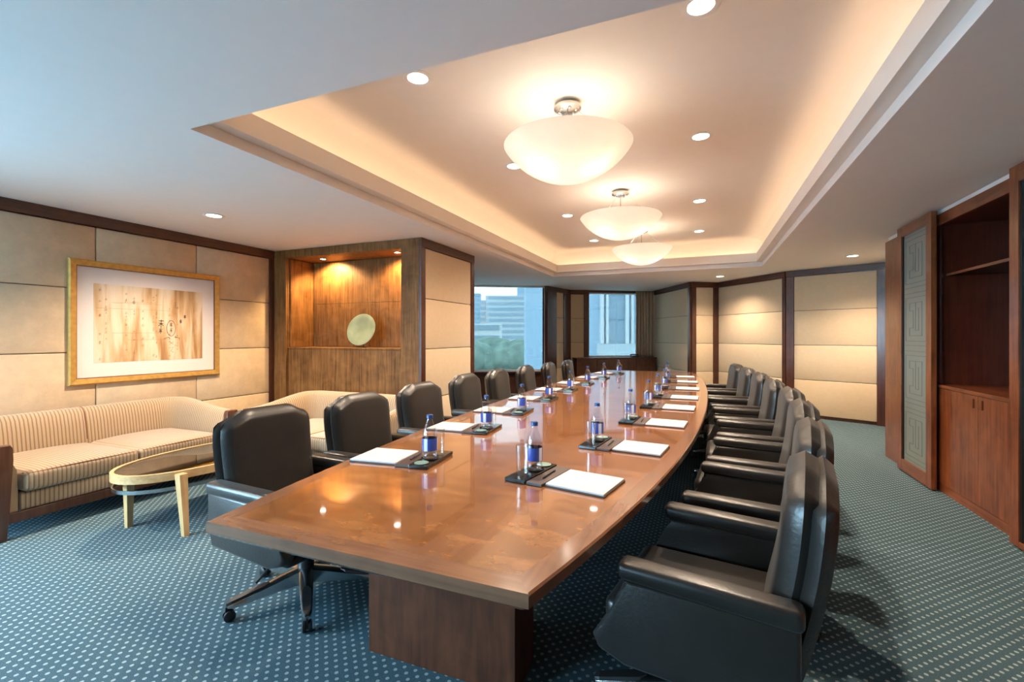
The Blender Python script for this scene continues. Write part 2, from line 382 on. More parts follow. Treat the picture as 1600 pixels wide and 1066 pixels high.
SEAMS = [.05, .65, 1.25, 1.85, 2.45]
def wall_seg(name, p0, p1, panels=(), posts=(), crown=True, seams=SEAMS, holes=(), pm=None, zbase=.05, pd=.025, tm=None, thick=.1, basemat=None):
    dx, dy = p1[0] - p0[0], p1[1] - p0[1]; Lg = math.hypot(dx, dy)
    tm = tm or 'trimwood'
    mb = MB()
    xs = sorted({0, Lg} | {h[0] for h in holes} | {h[1] for h in holes})
    for a, b in zip(xs, xs[1:]):
        hh = [h for h in holes if h[0] <= a + 1e-6 and h[1] >= b - 1e-6]
        if not hh: mb.box(a, b, -thick, 0, 0, H)
        else:
            h = hh[0]
            if h[2] > 0: mb.box(a, b, -thick, 0, 0, h[2])
            if h[3] < H - .01: mb.box(a, b, -thick, 0, h[3], H)
    w = mb.build(name, basemat or M['trimwood'], kind='structure')
    w.location = (p0[0], p0[1], 0); w.rotation_euler = (0, 0, math.atan2(dy, dx))
    cache = {}
    for (a, b) in panels:
        for z0, z1 in zip(seams, seams[1:]):
            key = (round(b - a, 3), round(z1 - z0, 3))
            if key in cache: share(cache[key], w, a, 0, z0)
            else:
                o = MB().box(.003, b - a - .003, .001, pd, .003, z1 - z0 - .003, bev=.009, seg=2).build('panel', pm, w, smooth=True)
                o.location = (a, 0, z0); cache[key] = o
    for q in posts:
        boxo('post', M[tm], w, q[0], q[1], .0005, .036, 0, H - .0 if not crown else 2.452, bev=.002)
    if crown: boxo('crown_rail', M[tm + '_h'], w, 0, Lg, .0005, .042, 2.455, H - .001, bev=.002)
    return w
# left wall (interior to the left when walking towards the camera)
ys = [4.50, 3.535, 2.58, 1.625, .67]
pan = [(4.6 - a, 4.6 - b) for a, b in zip(ys, ys[1:])]
wl_ = wall_seg('wall_left', (-5.4, 4.6), (-5.4, -3.1), panels=pan, posts=[(0, .10), (3.93, 4.02), (7.2, 7.69)], holes=[(4.02, 7.2, .45, 2.45)], pm=M['suede'], thick=.25, tm='trimwood')
def window(n, p0, ang, w, z0, z1, mat, mull=1, frame=.04, kindmat='whiteframe', depth=.05, y=-.08):
    f = MB()
    f.box(0, w, y, y + depth, z0, z0 + frame); f.box(0, w, y, y + depth, z1 - frame, z1)
    f.box(0, frame, y, y + depth, z0, z1); f.box(w - frame, w, y, y + depth, z0, z1)
    for k in range(1, mull): f.box(w * k / mull - frame / 2, w * k / mull + frame / 2, y, y + depth, z0, z1)
    o = f.build('window_%d' % n, M[kindmat], kind='structure'); o.location = (p0[0], p0[1], 0); o.rotation_euler = (0, 0, ang)
    for k in range(mull):
        boxo('pane', mat, o, w * k / mull + frame / 2 + .001, w * (k + 1) / mull - frame / 2 - .001, y + depth / 2 - .003, y + depth / 2 + .003, z0 + frame * .5, z1 - frame * .5)
    return o
window(3, (-5.4, .58), R(-90), 3.18, .45, 2.45, M['clearwin'], mull=3, y=-.15)
# wall behind the camera
wall_seg('wall_back', (-5.4, -3.0), (2.0, -3.0), panels=[(4.3, 5.3), (5.3, 6.3), (6.3, 7.3)], posts=[(2.1, 4.3)], holes=[(.1, 2.0, .45, 2.45)], pm=M['fabric_panel'], thick=.25)
window(4, (-5.3, -3.0), 0, 1.9, .45, 2.45, M['clearwin'], mull=3, y=-.15)
# far zig-zag wall
far = [(2.72, 8.83), (1.42, 9.47), (.35, 10.87), (-.19, 10.5), (-1.12, 12.3), (-2.62, 11.38), (-3.02, 11.15), (-3.28, 10.07), (-5.6, 8.68)]
def ln(a, b): return math.hypot(b[0] - a[0], b[1] - a[1])
def seg(i): return far[i], far[i + 1], ln(far[i], far[i + 1])
FP = M['fabric_panel']
a, b, l = seg(0); wall_seg('wall_far', a, b, panels=[(.16, l - .12)], posts=[(0, .16), (l - .12, l)], pm=FP)
a, b, l = seg(1); wall_seg('wall_far', a, b, panels=[(.07, l - .03)], posts=[(0, .07), (l - .03, l)], pm=FP)
a, b, l = seg(2); wall_seg('wall_far', a, b, panels=[(.14, l - .1)], posts=[(0, .14), (l - .1, l)], pm=FP)
a, b, l = seg(3); wall_seg('wall_far', a, b, panels=[(.09, l - .05)], posts=[(0, .09), (l - .05, l)], pm=FP)
a, b, l = seg(4); wf = wall_seg('wall_far', a, b, holes=[(.1, l - .04, .88, 2.50)], crown=False, pm=FP)
angw = math.atan2(b[1] - a[1], b[0] - a[0])
window(2, a, angw, l, .88, 2.51, M['winglass'], mull=1)
a, b, l = seg(5); wall_seg('wall_far', a, b, panels=[(.10, l - .01)], posts=[(0, .10)], pm=FP)
a, b, l = seg(6); wall_seg('wall_far', a, b, panels=[(.35, l - .42)], posts=[(0, .35), (l - .42, l)], pm=FP)
a, b, l = seg(7); wall_seg('wall_far', a, b, holes=[(.03, l - .3, .61, H)], crown=False, pm=FP)
window(1, a, math.atan2(b[1] - a[1], b[0] - a[0]), l - .3, .61, 2.56, M['winglass'], mull=1)
sil = MB().box(.03, l - .3, 0, .10, .575, .612, bev=.004).build('trim_2', M['trimwood_h'], kind='structure'); sil.location = (a[0], a[1], 0); sil.rotation_euler = (0, 0, math.atan2(b[1] - a[1], b[0] - a[0]))
# closing walls out of sight
wall_seg('wall_left', (-5.4, 8.9), (-5.4, 5.93), pm=FP)
wall_seg('wall_right', (2.72, 6.66), (2.72, 8.83), panels=[(.1, 1.1), (1.1, 2.1)], posts=[(0, .1)], pm=FP)
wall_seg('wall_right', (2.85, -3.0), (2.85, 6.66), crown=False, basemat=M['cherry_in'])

# credenza below the far window
cz = thing('credenza', 'long low dark wood credenza below the far right window', 'cabinet')
ang = angw; a, b, l = seg(4)
cz.location = (a[0], a[1], 0); cz.rotation_euler = (0, 0, ang)
boxo('top', M['trimwood_h'], cz, .12, l + .42, .05, .42, .86, .885, bev=.003)
boxo('body', M['trimwood'], cz, .13, l + .40, .055, .40, .0, .858)
for k in range(4): boxo('door', M['trimwood'], cz, .14 + k * .51, .64 + k * .51, .401, .416, .08, .85, bev=.002)
# curtain hanging at its right end
def curtain_fn(u, v):
    x = .02 + u * .52; return (x, .12 + .035 * math.sin(u * 2 * PI * 6.5) * (.6 + .4 * (1 - v)) + .012 * math.sin(u * 31 + v * 3), .02 + 2.52 * v)
cu = MB().grid(lambda u, v: (lambda p: (p[0], p[1] + .36 if p[2] < .0 else p[1], p[2]))(curtain_fn(u, v)), 70, 14)
geo = cu.build('curtain', M['curtain'], smooth=True)
md = geo.modifiers.new('thick', 'SOLIDIFY'); md.thickness = .008
geo.location = (a[0], a[1], 0); geo.rotation_euler = (0, 0, ang)
for v in geo.data.vertices:
    if v.co.z < 2.6: v.co.y += 0.0
for v in geo.data.vertices: v.co.z = .89 + (v.co.z - .02) / 2.52 * (2.545 - .89)
tag(geo, 'brown pleated curtain gathered at the right of the far window', 'curtain')
cl = MB().grid(lambda u, v: (-.02 + u * .17, .20 + .02 * math.sin(u * 2 * PI * 2), .9 * v), 12, 3)
cl.bm.free()
dv = thing('desk_telephone', 'small black desk telephone on the far credenza beside the curtain', 'telephone', (-1.52, 11.74, .886), ang)
MB().box(-.09, .09, -.07, .07, 0, .035, bev=.01).build('body', M['phone'], dv)
MB().tube([(-.10, -.03, .055), (-.04, -.03, .065), (.04, -.03, .065), (.10, -.03, .055)], [.022, .014, .014, .022], 8).build('handset', M['phone'], dv, smooth=True)

# ------------------------------------------------------------------ niche block
NW = M['walnut']
X0, X1, YF = -5.38, -3.05, 4.60
nb = MB()
nb.box(X0, -5.15, YF, 5.05, 0, H - .002); nb.box(-3.30, X1 - .0, YF, 5.05, 0, H - .002); nb.box(-5.15, -3.30, YF, 5.05, 2.45, H - .002)
nb.box(-5.15, -3.30, YF + .02, 5.05, 0, 1.235)
nb.box(X0, X1, 5.05, 5.93, 0, H - .002)
niche = nb.build('wall_niche', NW, kind='structure')
for (xa, xb) in ((-5.145, -4.80), (-4.80, -3.95), (-3.95, -3.305)):
    boxo('front_panel', NW, niche, xa + .002, xb - .002, YF + .003, YF + .019, .06, 1.232, bev=.002)
for (xa, xb) in ((-5.13, -4.83), (-4.83, -3.97), (-3.97, -3.31)):
    for z0, z1 in ((1.26, 1.858), (1.858, 2.445)):
        boxo('back_panel', NW, niche, xa + .002, xb - .002, 5.03, 5.048, z0 + .002, z1 - .002, bev=.002)
boxo('side_panel', NW, niche, -5.149, -5.132, YF + .03, 5.029, 1.26, 2.445, bev=.002)
boxo('ledge', NW, niche, -5.149, -3.301, YF + .004, 5.029, 1.236, 1.256, bev=.003)
boxo('post', NW, niche, X0, -5.152, YF - .03, YF - .0005, 0, H - .003, bev=.002)
boxo('post', NW, niche, -3.298, X1 + .0, YF - .03, YF - .0005, 0, H - .003, bev=.002)
boxo('header', NW, niche, -5.151, -3.299, YF - .03, YF - .0005, 2.452, H - .003, bev=.002)
# its side face
ns = wall_seg('wall_niche_side', (X1 + .001, YF - .03), (X1 + .001, 5.96), panels=[], posts=[], crown=False, thick=.001, basemat=M['trimwood'])
bpy.data.objects.remove(ns)
side = MB().box(X1, X1 + .006, YF - .03, 5.93, 0, H - .002).build('wall_niche_side', M['trimwood'], kind='structure')
for z0, z1 in zip(SEAMS, SEAMS[1:]):
    boxo('panel', FP, side, X1 + .007, X1 + .028, 4.665, 5.83, z0 + .003, z1 - .003, bev=.009, smooth=True)
boxo('post', M['trimwood'], side, X1 + .007, X1 + .036, YF - .03, 4.66, 0, 2.45, bev=.002)
boxo('post', M['trimwood'], side, X1 + .007, X1 + .036, 5.835, 5.93, 0, 2.45, bev=.002)
boxo('crown_rail', M['trimwood_h'], side, X1 + .007, X1 + .040, YF - .03, 5.93, 2.452, H - .003, bev=.002)

# ------------------------------------------------------------------ right-hand cabinets
# fixed end panel
ep = thing('cherry_end_panel', 'plain cherry wood panel at the far end of the right cabinets', 'wall panel')
boxo('panel', M['cherry'], ep, 2.0, 2.70, 6.10, 6.655, 0, 2.50, bev=.003)
boxo('top_strip', M['white'], ep, 2.03, 2.70, 6.10, 6.655, 2.505, 2.553)
def fret_pts():
    """Greek key strokes in a unit cell 0..1 x 0..1: list of polylines"""
    L = [[(0, .02), (1, .02)], [(0, .98), (1, .98)],
         [(.08, .10), (.92, .10), (.92, .90), (.08, .90), (.08, .10)],
         [(.24, .20), (.76, .20), (.76, .34), (.60, .34), (.60, .66), (.76, .66), (.76, .80), (.50, .80)],
         [(.24, .20), (.24, .80), (.50, .80), (.50, .30), (.38, .30), (.38, .70)]]
    return L
def sliding_door(label, y0, y1, gy0, gy1, gz0, gz1):
    """door plane X = 1.93 .. 1.97"""
    t = thing('sliding_door', label, 'door', (1.95, (y0 + y1) / 2, 0))
    c = (y0 + y1) / 2; zt = 2.535
    boxo('stile', M['cherry'], t, -.02, .02, gy1 - c, y1 - c, 0.012, zt, bev=.002)
    boxo('stile', M['cherry'], t, -.02, .02, y0 - c, gy0 - c, 0.012, zt, bev=.002)
    boxo('rail', M['cherry_h'], t, -.0195, .0195, gy0 - c, gy1 - c, .012, gz0, bev=.002)
    boxo('rail', M['cherry_h'], t, -.0195, .0195, gy0 - c, gy1 - c, gz1, zt, bev=.002)
    boxo('bead', M['blackp'], t, -.012, .012, gy1 - c - .018, gy1 - c - .001, gz0 + .001, gz1 - .001)
    g = boxo('glass_panel', M['frost'], t, .000, .008, gy0 - c + .001, gy1 - c - .019, gz0 + .001, gz1 - .001)
    n = 4; w = gy1 - gy0 - .02; h = (gz1 - gz0) / n
    for k in range(n):
        f = MB()
        for pl in fret_pts():
            for (a, b), (p, q) in zip(pl, pl[1:]):
                ya, yb = sorted((gy0 - c + a * w, gy0 - c + p * w)); za, zb = sorted((gz0 + (k + b * .94 + .03) * h, gz0 + (k + q * .94 + .03) * h))
                f.box(-.0018, -.0002, max(ya - .0022, gy0 - c + .002), min(yb + .0022, gy1 - c - .02), za - .0022, zb + .0022)
        f.build('key_pattern', M['fret'], g)
    return t
sliding_door('sliding cherry door with frosted Greek key glass, left of the open cabinet', 5.30, 6.08, 5.41, 5.975, .13, 2.435)
sliding_door('sliding cherry door with Greek key glass at the right edge of the photo', 3.25, 4.16, 3.36, 4.062, .05, 2.42)
cb = thing('open_cabinet', 'built-in cherry cabinet with open shelf bay over two doors', 'cabinet')
cy0, cy1 = 4.10, 5.42
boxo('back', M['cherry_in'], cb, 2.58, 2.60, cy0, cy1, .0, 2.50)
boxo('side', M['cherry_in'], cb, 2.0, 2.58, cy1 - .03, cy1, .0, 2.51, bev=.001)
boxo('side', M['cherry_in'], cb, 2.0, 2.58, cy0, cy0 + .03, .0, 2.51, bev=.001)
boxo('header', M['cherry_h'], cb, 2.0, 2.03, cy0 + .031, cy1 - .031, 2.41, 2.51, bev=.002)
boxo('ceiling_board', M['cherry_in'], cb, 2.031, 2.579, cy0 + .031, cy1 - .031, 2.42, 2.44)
boxo('top_strip', M['white'], cb, 2.02, 2.6, cy0, cy1, 2.513, 2.553)
boxo('countertop', M['cherry_h'], cb, 1.998, 2.579, cy0 + .031, cy1 - .031, .935, .965, bev=.003)
boxo('plinth', M['cherry_h'], cb, 2.005, 2.03, cy0 + .031, cy1 - .031, .002, .078)
boxo('bottom', M['cherry_in'], cb, 2.031, 2.579, cy0 + .031, cy1 - .031, .05, .08)
sh = boxo('shelf', M['shelfglass'], cb, 2.08, 2.575, cy0 + .035, cy1 - .035, 1.955, 1.967)
boxo('shelf_lip', M['cherry_h'], cb, 2.07, 2.082, cy0 + .033, cy1 - .033, 1.950, 1.972)
for i, (ya, yb, hy) in enumerate(((4.703, 5.386, 4.765), (4.135, 4.699, 4.64))):
    d = MB()
    # door leaf built round its recessed finger slot
    d.box(2.0, 2.02, ya, yb, .082, .83); d.box(2.0, 2.02, ya, yb, .905, .932)
    d.box(2.0, 2.02, ya, hy - .014, .83, .905); d.box(2.0, 2.02, hy + .014, yb, .83, .905)
    dr = d.build('door', M['cherry'], cb)
    boxo('finger_slot', M['blackp'], dr, 2.016, 2.022, hy - .0139, hy + .0139, .8301, .9049)
boxo('shelf_standard', M['silver'], cb, 2.035, 2.04, cy1 - .045, cy1 - .031, .97, 2.40)
for z in (1.20, 1.50, 1.78, 2.0, 2.2): boxo('shelf_pin', M['silver'], cb, 2.03, 2.045, cy1 - .06, cy1 - .0315, z, z + .008)
# beyond the frame towards the camera
wr = MB().box(2.0, 2.08, -3.0, 3.2, 0, H - .002).build('wall_right', M['cherry'], kind='structure')
tr = MB().box(1.99, 2.6, 4.19, 5.28, H - .012, H - .001).build('trim_3', M['white'], kind='structure')
bpy.data.objects.remove(tr)

# ------------------------------------------------------------------ ceiling lights
SPOTS = []
def downlight_proto():
    t = thing('downlight', 'x', 'ceiling light', (0, 0, 0), 0, 'recessed ceiling downlights')
    MB().lathe([(.062, 0), (.090, 0), (.094, -.004), (.088, -.007), (.064, -.005)], 28, close=True).build('trim_ring', M['white'], t, smooth=True)
    MB().lathe([(.0, -.0015), (.0615, -.0015), (.0615, -.004), (0, -.004)], 28).build('lens', M['lamp_on'], t)
    return t
d0 = downlight_proto()
ZT = 3.0295
dls = [(-1.65, 2.46, ZT, 'recessed downlight in the raised ceiling, left of the nearest bowl lamp'),
       (0.0, 2.45, ZT, 'recessed downlight cut off by the top edge of the photo'),
       (.0, 4.05, ZT, 'recessed downlight in the raised ceiling, right of the nearest bowl lamp'),
       (-1.65, 4.08, ZT, 'recessed downlight half hidden behind the nearest bowl lamp'),
       (-.015, 5.97, ZT, 'recessed downlight right of the middle bowl lamp'),
       (-1.66, 6.02, ZT, 'recessed downlight left of the middle bowl lamp'),
       (-.025, 7.68, ZT, 'recessed downlight right of the farthest bowl lamp'),
       (-1.68, 7.76, ZT, 'recessed downlight left of the farthest bowl lamp'),
       (-4.314, 3.0, H - .0005, 'recessed downlight in the low ceiling above the sofa'),
       (-4.314, .55, H - .0005, 'unseen recessed downlight added in the low ceiling to warm the left wall'),  # extra lamp, added out of view to brighten the left wall
       (2.018, 7.98, H - .0005, 'recessed downlight in the low ceiling in front of the right far panel'),
       (.342, 9.72, H - .0005, 'small recessed downlight in the low ceiling near the far corner panels')]
for i, (x, y, z, lb) in enumerate(dls):
    o = d0 if i == 0 else dup(d0, label=lb)
    o.location = (x, y, z); o['label'] = lb
    if z < 2.7:
        for_parts = [c for c in o.children]
    l = bpy.data.lights.new('downlight_beam', 'SPOT'); l.energy = 62 if z > 2.7 else (110 if x < -4 else 60 if x > 1 else 24); l.spot_size = R(135); l.spot_blend = .8; l.color = (1.0, .80, .60); l.shadow_soft_size = .05
    lo = bpy.data.objects.new('downlight_beam', l); COL.objects.link(lo); lo.parent = o; lo.location = (0, 0, -.03)
# niche spots
for x, y, lb in ((-4.71, 4.78, 'small niche spotlight at the left, lighting the wood grain'), (-3.49, 4.76, 'small niche spotlight at the right of the wood niche')):
    t = thing('niche_spotlight', lb, 'spotlight', (x, y, 2.4495), 0, 'spotlights in the wood niche')
    MB().lathe([(.032, 0), (.046, 0), (.048, -.006), (.034, -.008)], 20, close=True).build('trim_ring', M['chrome'], t, smooth=True)
    MB().lathe([(0, -.001), (.0315, -.001), (.0315, -.006), (0, -.006)], 20).build('lens', M['bulb'], t)
    l = bpy.data.lights.new('niche_beam', 'SPOT'); l.energy = 60; l.spot_size = R(150); l.spot_blend = .5; l.color = (1.0, .66, .30); l.shadow_soft_size = .03
    lo = bpy.data.objects.new('niche_beam', l); COL.objects.link(lo); lo.parent = t; lo.location = (0, .06, -.03); lo.rotation_euler = (R(18), 0, 0)
# pendant bowls
def bowl_lamp(x, y, lb, first=None):
    if first: return dup(first, loc=(x, y, ZT), label=lb)
    t = thing('pendant_bowl_lamp', lb, 'pendant lamp', (x, y, ZT), 0, 'frosted glass bowl lamps over the table')
    c = MB().lathe([(.0, -.0), (.055, -.0), (.075, -.012), (.095, -.03), (.095, -.045), (.075, -.055), (.0, -.06)], 28).build('canopy', M['chrome'], t, smooth=True)
    for k in range(6):
        a = 2 * PI * k / 6; MB().lathe([(0, -.012), (.010, -.008), (.012, 0), (0, 0)], 10, c=(.06 * math.cos(a), .06 * math.sin(a), -.057)).build('finial', M['chrome'], c, smooth=True)
    for k in range(3):
        a = 2 * PI * k / 3 + .4
        MB().tube([(.07 * math.cos(a), .07 * math.sin(a), -.05), (.40 * math.cos(a), .40 * math.sin(a), -.315)], .0018, 5).build('suspension_wire', M['chrome'], t)
    MB().tube([(0, 0, -.06), (0, 0, -.36)], .006, 8).build('stem', M['chrome'], t, smooth=True)
    hub = MB().lathe([(0, -.36), (.06, -.365), (.06, -.385), (0, -.39)], 16).build('lamp_holder', M['white'], t)
    # bowl: shallow, wide, slightly pointed bottom
    pr = []; n = 16; Rr, D = .445, .245
    for i in range(n + 1):
        a = i / n; r = Rr * (a ** .62) if i else 0; r = Rr * math.sin(a * PI / 2) if i else 0; z = -.545 + .527 - math.sqrt(.527 ** 2 - r * r)
        pr.append((r, z))
    pr[-1] = (Rr, -.300)
    inner = [(max(r - .007, 0), z + .006) for r, z in pr[::-1]]
    MB().lathe(pr + inner, 48).build('bowl', M['bowl'], t, smooth=True)
    for k in range(3):
        a = 2 * PI * k / 3 + 1.9
        b_ = MB(); bmesh.ops.create_icosphere(b_.bm, subdivisions=2, radius=.03); b_.xf(Matrix.Translation((.17 * math.cos(a), .17 * math.sin(a), -.39)))
        bo = b_.build('bulb', M['bulb'], t, smooth=True)
        l = bpy.data.lights.new('bulb_light', 'POINT'); l.energy = BOWL; l.color = (1.0, .84, .68); l.shadow_soft_size = .045
        lo = bpy.data.objects.new('bulb_light', l); COL.objects.link(lo); lo.parent = t; lo.location = (.17 * math.cos(a), .17 * math.sin(a), -.39)
        bo.visible_shadow = True
        MB().tube([(.05 * math.cos(a), .05 * math.sin(a), -.375), (.135 * math.cos(a), .135 * math.sin(a), -.39)], .010, 8).build('socket_arm', M['white'], t, smooth=True)
    return t
BOWL = 1.7
bl = bowl_lamp(-.86, 3.12, 'nearest frosted glass bowl lamp hanging from the raised ceiling')
bowl_lamp(-.83, 5.22, 'middle of the three frosted glass bowl lamps', bl)
bowl_lamp(-.83, 7.20, 'farthest of the three frosted glass bowl lamps', bl)
# cove tubes lying in the gutter behind the fascia
COVE = 3.4
for (x, y, rz, ln_) in ((IX0 - .09, (IY0 + IY1) / 2, PI / 2, IY1 - IY0), (IX1 + .09, (IY0 + IY1) / 2, PI / 2, IY1 - IY0), ((IX0 + IX1) / 2, IY0 - .09, 0, IX1 - IX0), ((IX0 + IX1) / 2, IY1 + .09, 0, IX1 - IX0)):
    s_ = MB().tube([(-ln_ / 2, 0, 0), (ln_ / 2, 0, 0)], .012, 8).build('cove_tube', M['covestrip'])
    s_.location = (x, y, 2.685); s_.rotation_euler = (0, 0, rz); s_.parent = tray; s_.name = 'cove_tube'
    area('cove_light', (x, y, 2.70), (R(180), 0, rz), ln_, .06, COVE * ln_ / 6, (1.0, .70, .44))

# ------------------------------------------------------------------ conference table
def ev(c, t):
    r = 0
    for k in c: r = r * t + k
    return r
CR = [-0.00039085, 0.00066241, -0.01556553, 0.02503916, 0.06530789]
CL = [1.97910819e-04, -8.85584416e-05, 1.28232441e-02, -1.18660309e-02, -1.90257685]
XR = lambda y: ev(CR, y - 5); XL = lambda y: ev(CL, y - 5)
TY0, TY1, TZ = 1.09, 8.98, .75
def table_outline(d, n=40):
    yy = [TY0 + d + (TY1 - TY0 - 2 * d) * i / n for i in range(n + 1)]
    return [(XR(y) - d, y) for y in yy] + [(XL(y) + d, y) for y in yy[::-1]]
tb = thing('conference_table', 'long boat-shaped conference table with glossy burl veneer top', 'table')
MB().prism(table_outline(.075), TZ - .028, TZ - .0002).build('inlay', M['burl'], tb)
def band(n=40):
    o = MB(); O = table_outline(.0, n); I = table_outline(.075, n); k = n + 1
    def ring(z, P): return o.verts([(p[0], p[1], z) for p in P])
    return o, O, I
bandm = MB(); n_ = 40
for sgn in (0, 1):
    O = table_outline(0, n_); I = table_outline(.075, n_); idx = range(0, n_ + 1) if sgn == 0 else range(n_ + 1, 2 * n_ + 2)
    prof = []
    for i in idx:
        ox, oy = O[i]; ix, iy = I[i]; ey = 1 if oy < TY0 + .001 else (-1 if oy > TY1 - .001 else 0); s = 1 if sgn == 0 else -1
        prof.append([(ix, iy, TZ), (ox - s * .006, oy, TZ), (ox, oy, TZ - .006), (ox, oy, TZ - .038), (ox - s * .03, oy + ey * .03, TZ - .062), (ix - s * .1, iy, TZ - .062), (ix, iy, TZ - .03)])
    mb = MB(); RR = [mb.verts(p) for p in prof]
    for A, B in zip(RR, RR[1:]):
        for k in range(7): mb.bm.faces.new([A[k], A[(k + 1) % 7], B[(k + 1) % 7], B[k]])
    mb.bm.faces.new(RR[0][::-1]); mb.bm.faces.new(RR[-1])
    mb.build('border', M['border'], tb, smooth=30)
for (yo, yi) in ((TY0, TY0 + .075), (TY1, TY1 - .075)):
    s = 1 if yi > yo else -1
    q = [(XL(yo), yo), (XR(yo), yo), (XR(yi) - .075, yi), (XL(yi) + .075, yi)]
    mb = MB()
    top = mb.verts([(p[0], p[1], TZ + .0003) for p in q]); 
    lo_ = mb.verts([(q[0][0], q[0][1] - s * .0005, TZ - .038), (q[1][0], q[1][1] - s * .0005, TZ - .038), (q[2][0], q[2][1], TZ - .03), (q[3][0], q[3][1], TZ - .03)])
    und = mb.verts([(q[0][0] + .03, yo + s * .03, TZ - .062), (q[1][0] - .03, yo + s * .03, TZ - .062), (q[2][0], yi, TZ - .062), (q[3][0], yi, TZ - .062)])
    mb.bm.faces.new(top)
    for A, B in ((top, lo_), (lo_, und)):
        for k in range(4): mb.bm.faces.new([A[k], A[(k + 1) % 4], B[(k + 1) % 4], B[k]])
    mb.bm.faces.new(und)
    mb.build('border', M['border_x'], tb)
MB().prism(table_outline(.12), TZ - .061, TZ - .03).build('underside', M['pedestal'], tb)
for (ya, yb, xa, xb) in ((1.655, 1.87, -1.367, -.665), (4.6, 5.5, -1.3, -.6), (8.0, 8.25, -1.25, -.6)):
    boxo('pedestal', M['pedestal'], tb, xa, xb, ya, yb, .001, TZ - .062, bev=.003)
boxo('beam', M['pedestal'], tb, -1.06, -.96, 1.871, 4.599, .35, TZ - .063); boxo('beam', M['pedestal'], tb, -1.06, -.96, 5.501, 7.999, .35, TZ - .063)

# ------------------------------------------------------------------ leather armchair (local +x is forward)
def pillow(cx, cy_, halfw, zb, topf, thick, lean, nu=18, nv=16, side=1, p=8, e=.38, wtop=1.0):
    def fn(sgn):
        def f(u, v):
            a = 2 * u - 1; w = 2 * v - 1
            a = math.copysign(abs(a) ** .75, a); w = math.copysign(abs(w) ** .75, w)
            zt = topf(a); z = zb + (zt - zb) * (w + 1) / 2
            hw = halfw * (1 - .06 * (1 - (w + 1) / 2)) * wtop
            if w > .6: hw *= 1 - .035 * ((w - .6) / .4) ** 2
            t = max(0, (1 - abs(a) ** p) * (1 - abs(w) ** p)) ** e
            return (cx + lean(z) + sgn * thick * t, cy_ + a * hw, z)
        return f
    mb = MB(); mb.grid(fn(1), nu, nv); mb.grid(fn(-1), nu, nv); return mb
def topf(a):
    a = abs(a)
    if a < .45: return .998
    if a < .9: t = (a - .45) / .45; t = t * t * (3 - 2 * t); return .998 - .048 * t
    return .95 - .025 * (a - .9) / .1
lean = lambda z: -.19 - (z - .42) * .15 - .02 * math.sin((z - .42) / .58 * PI)
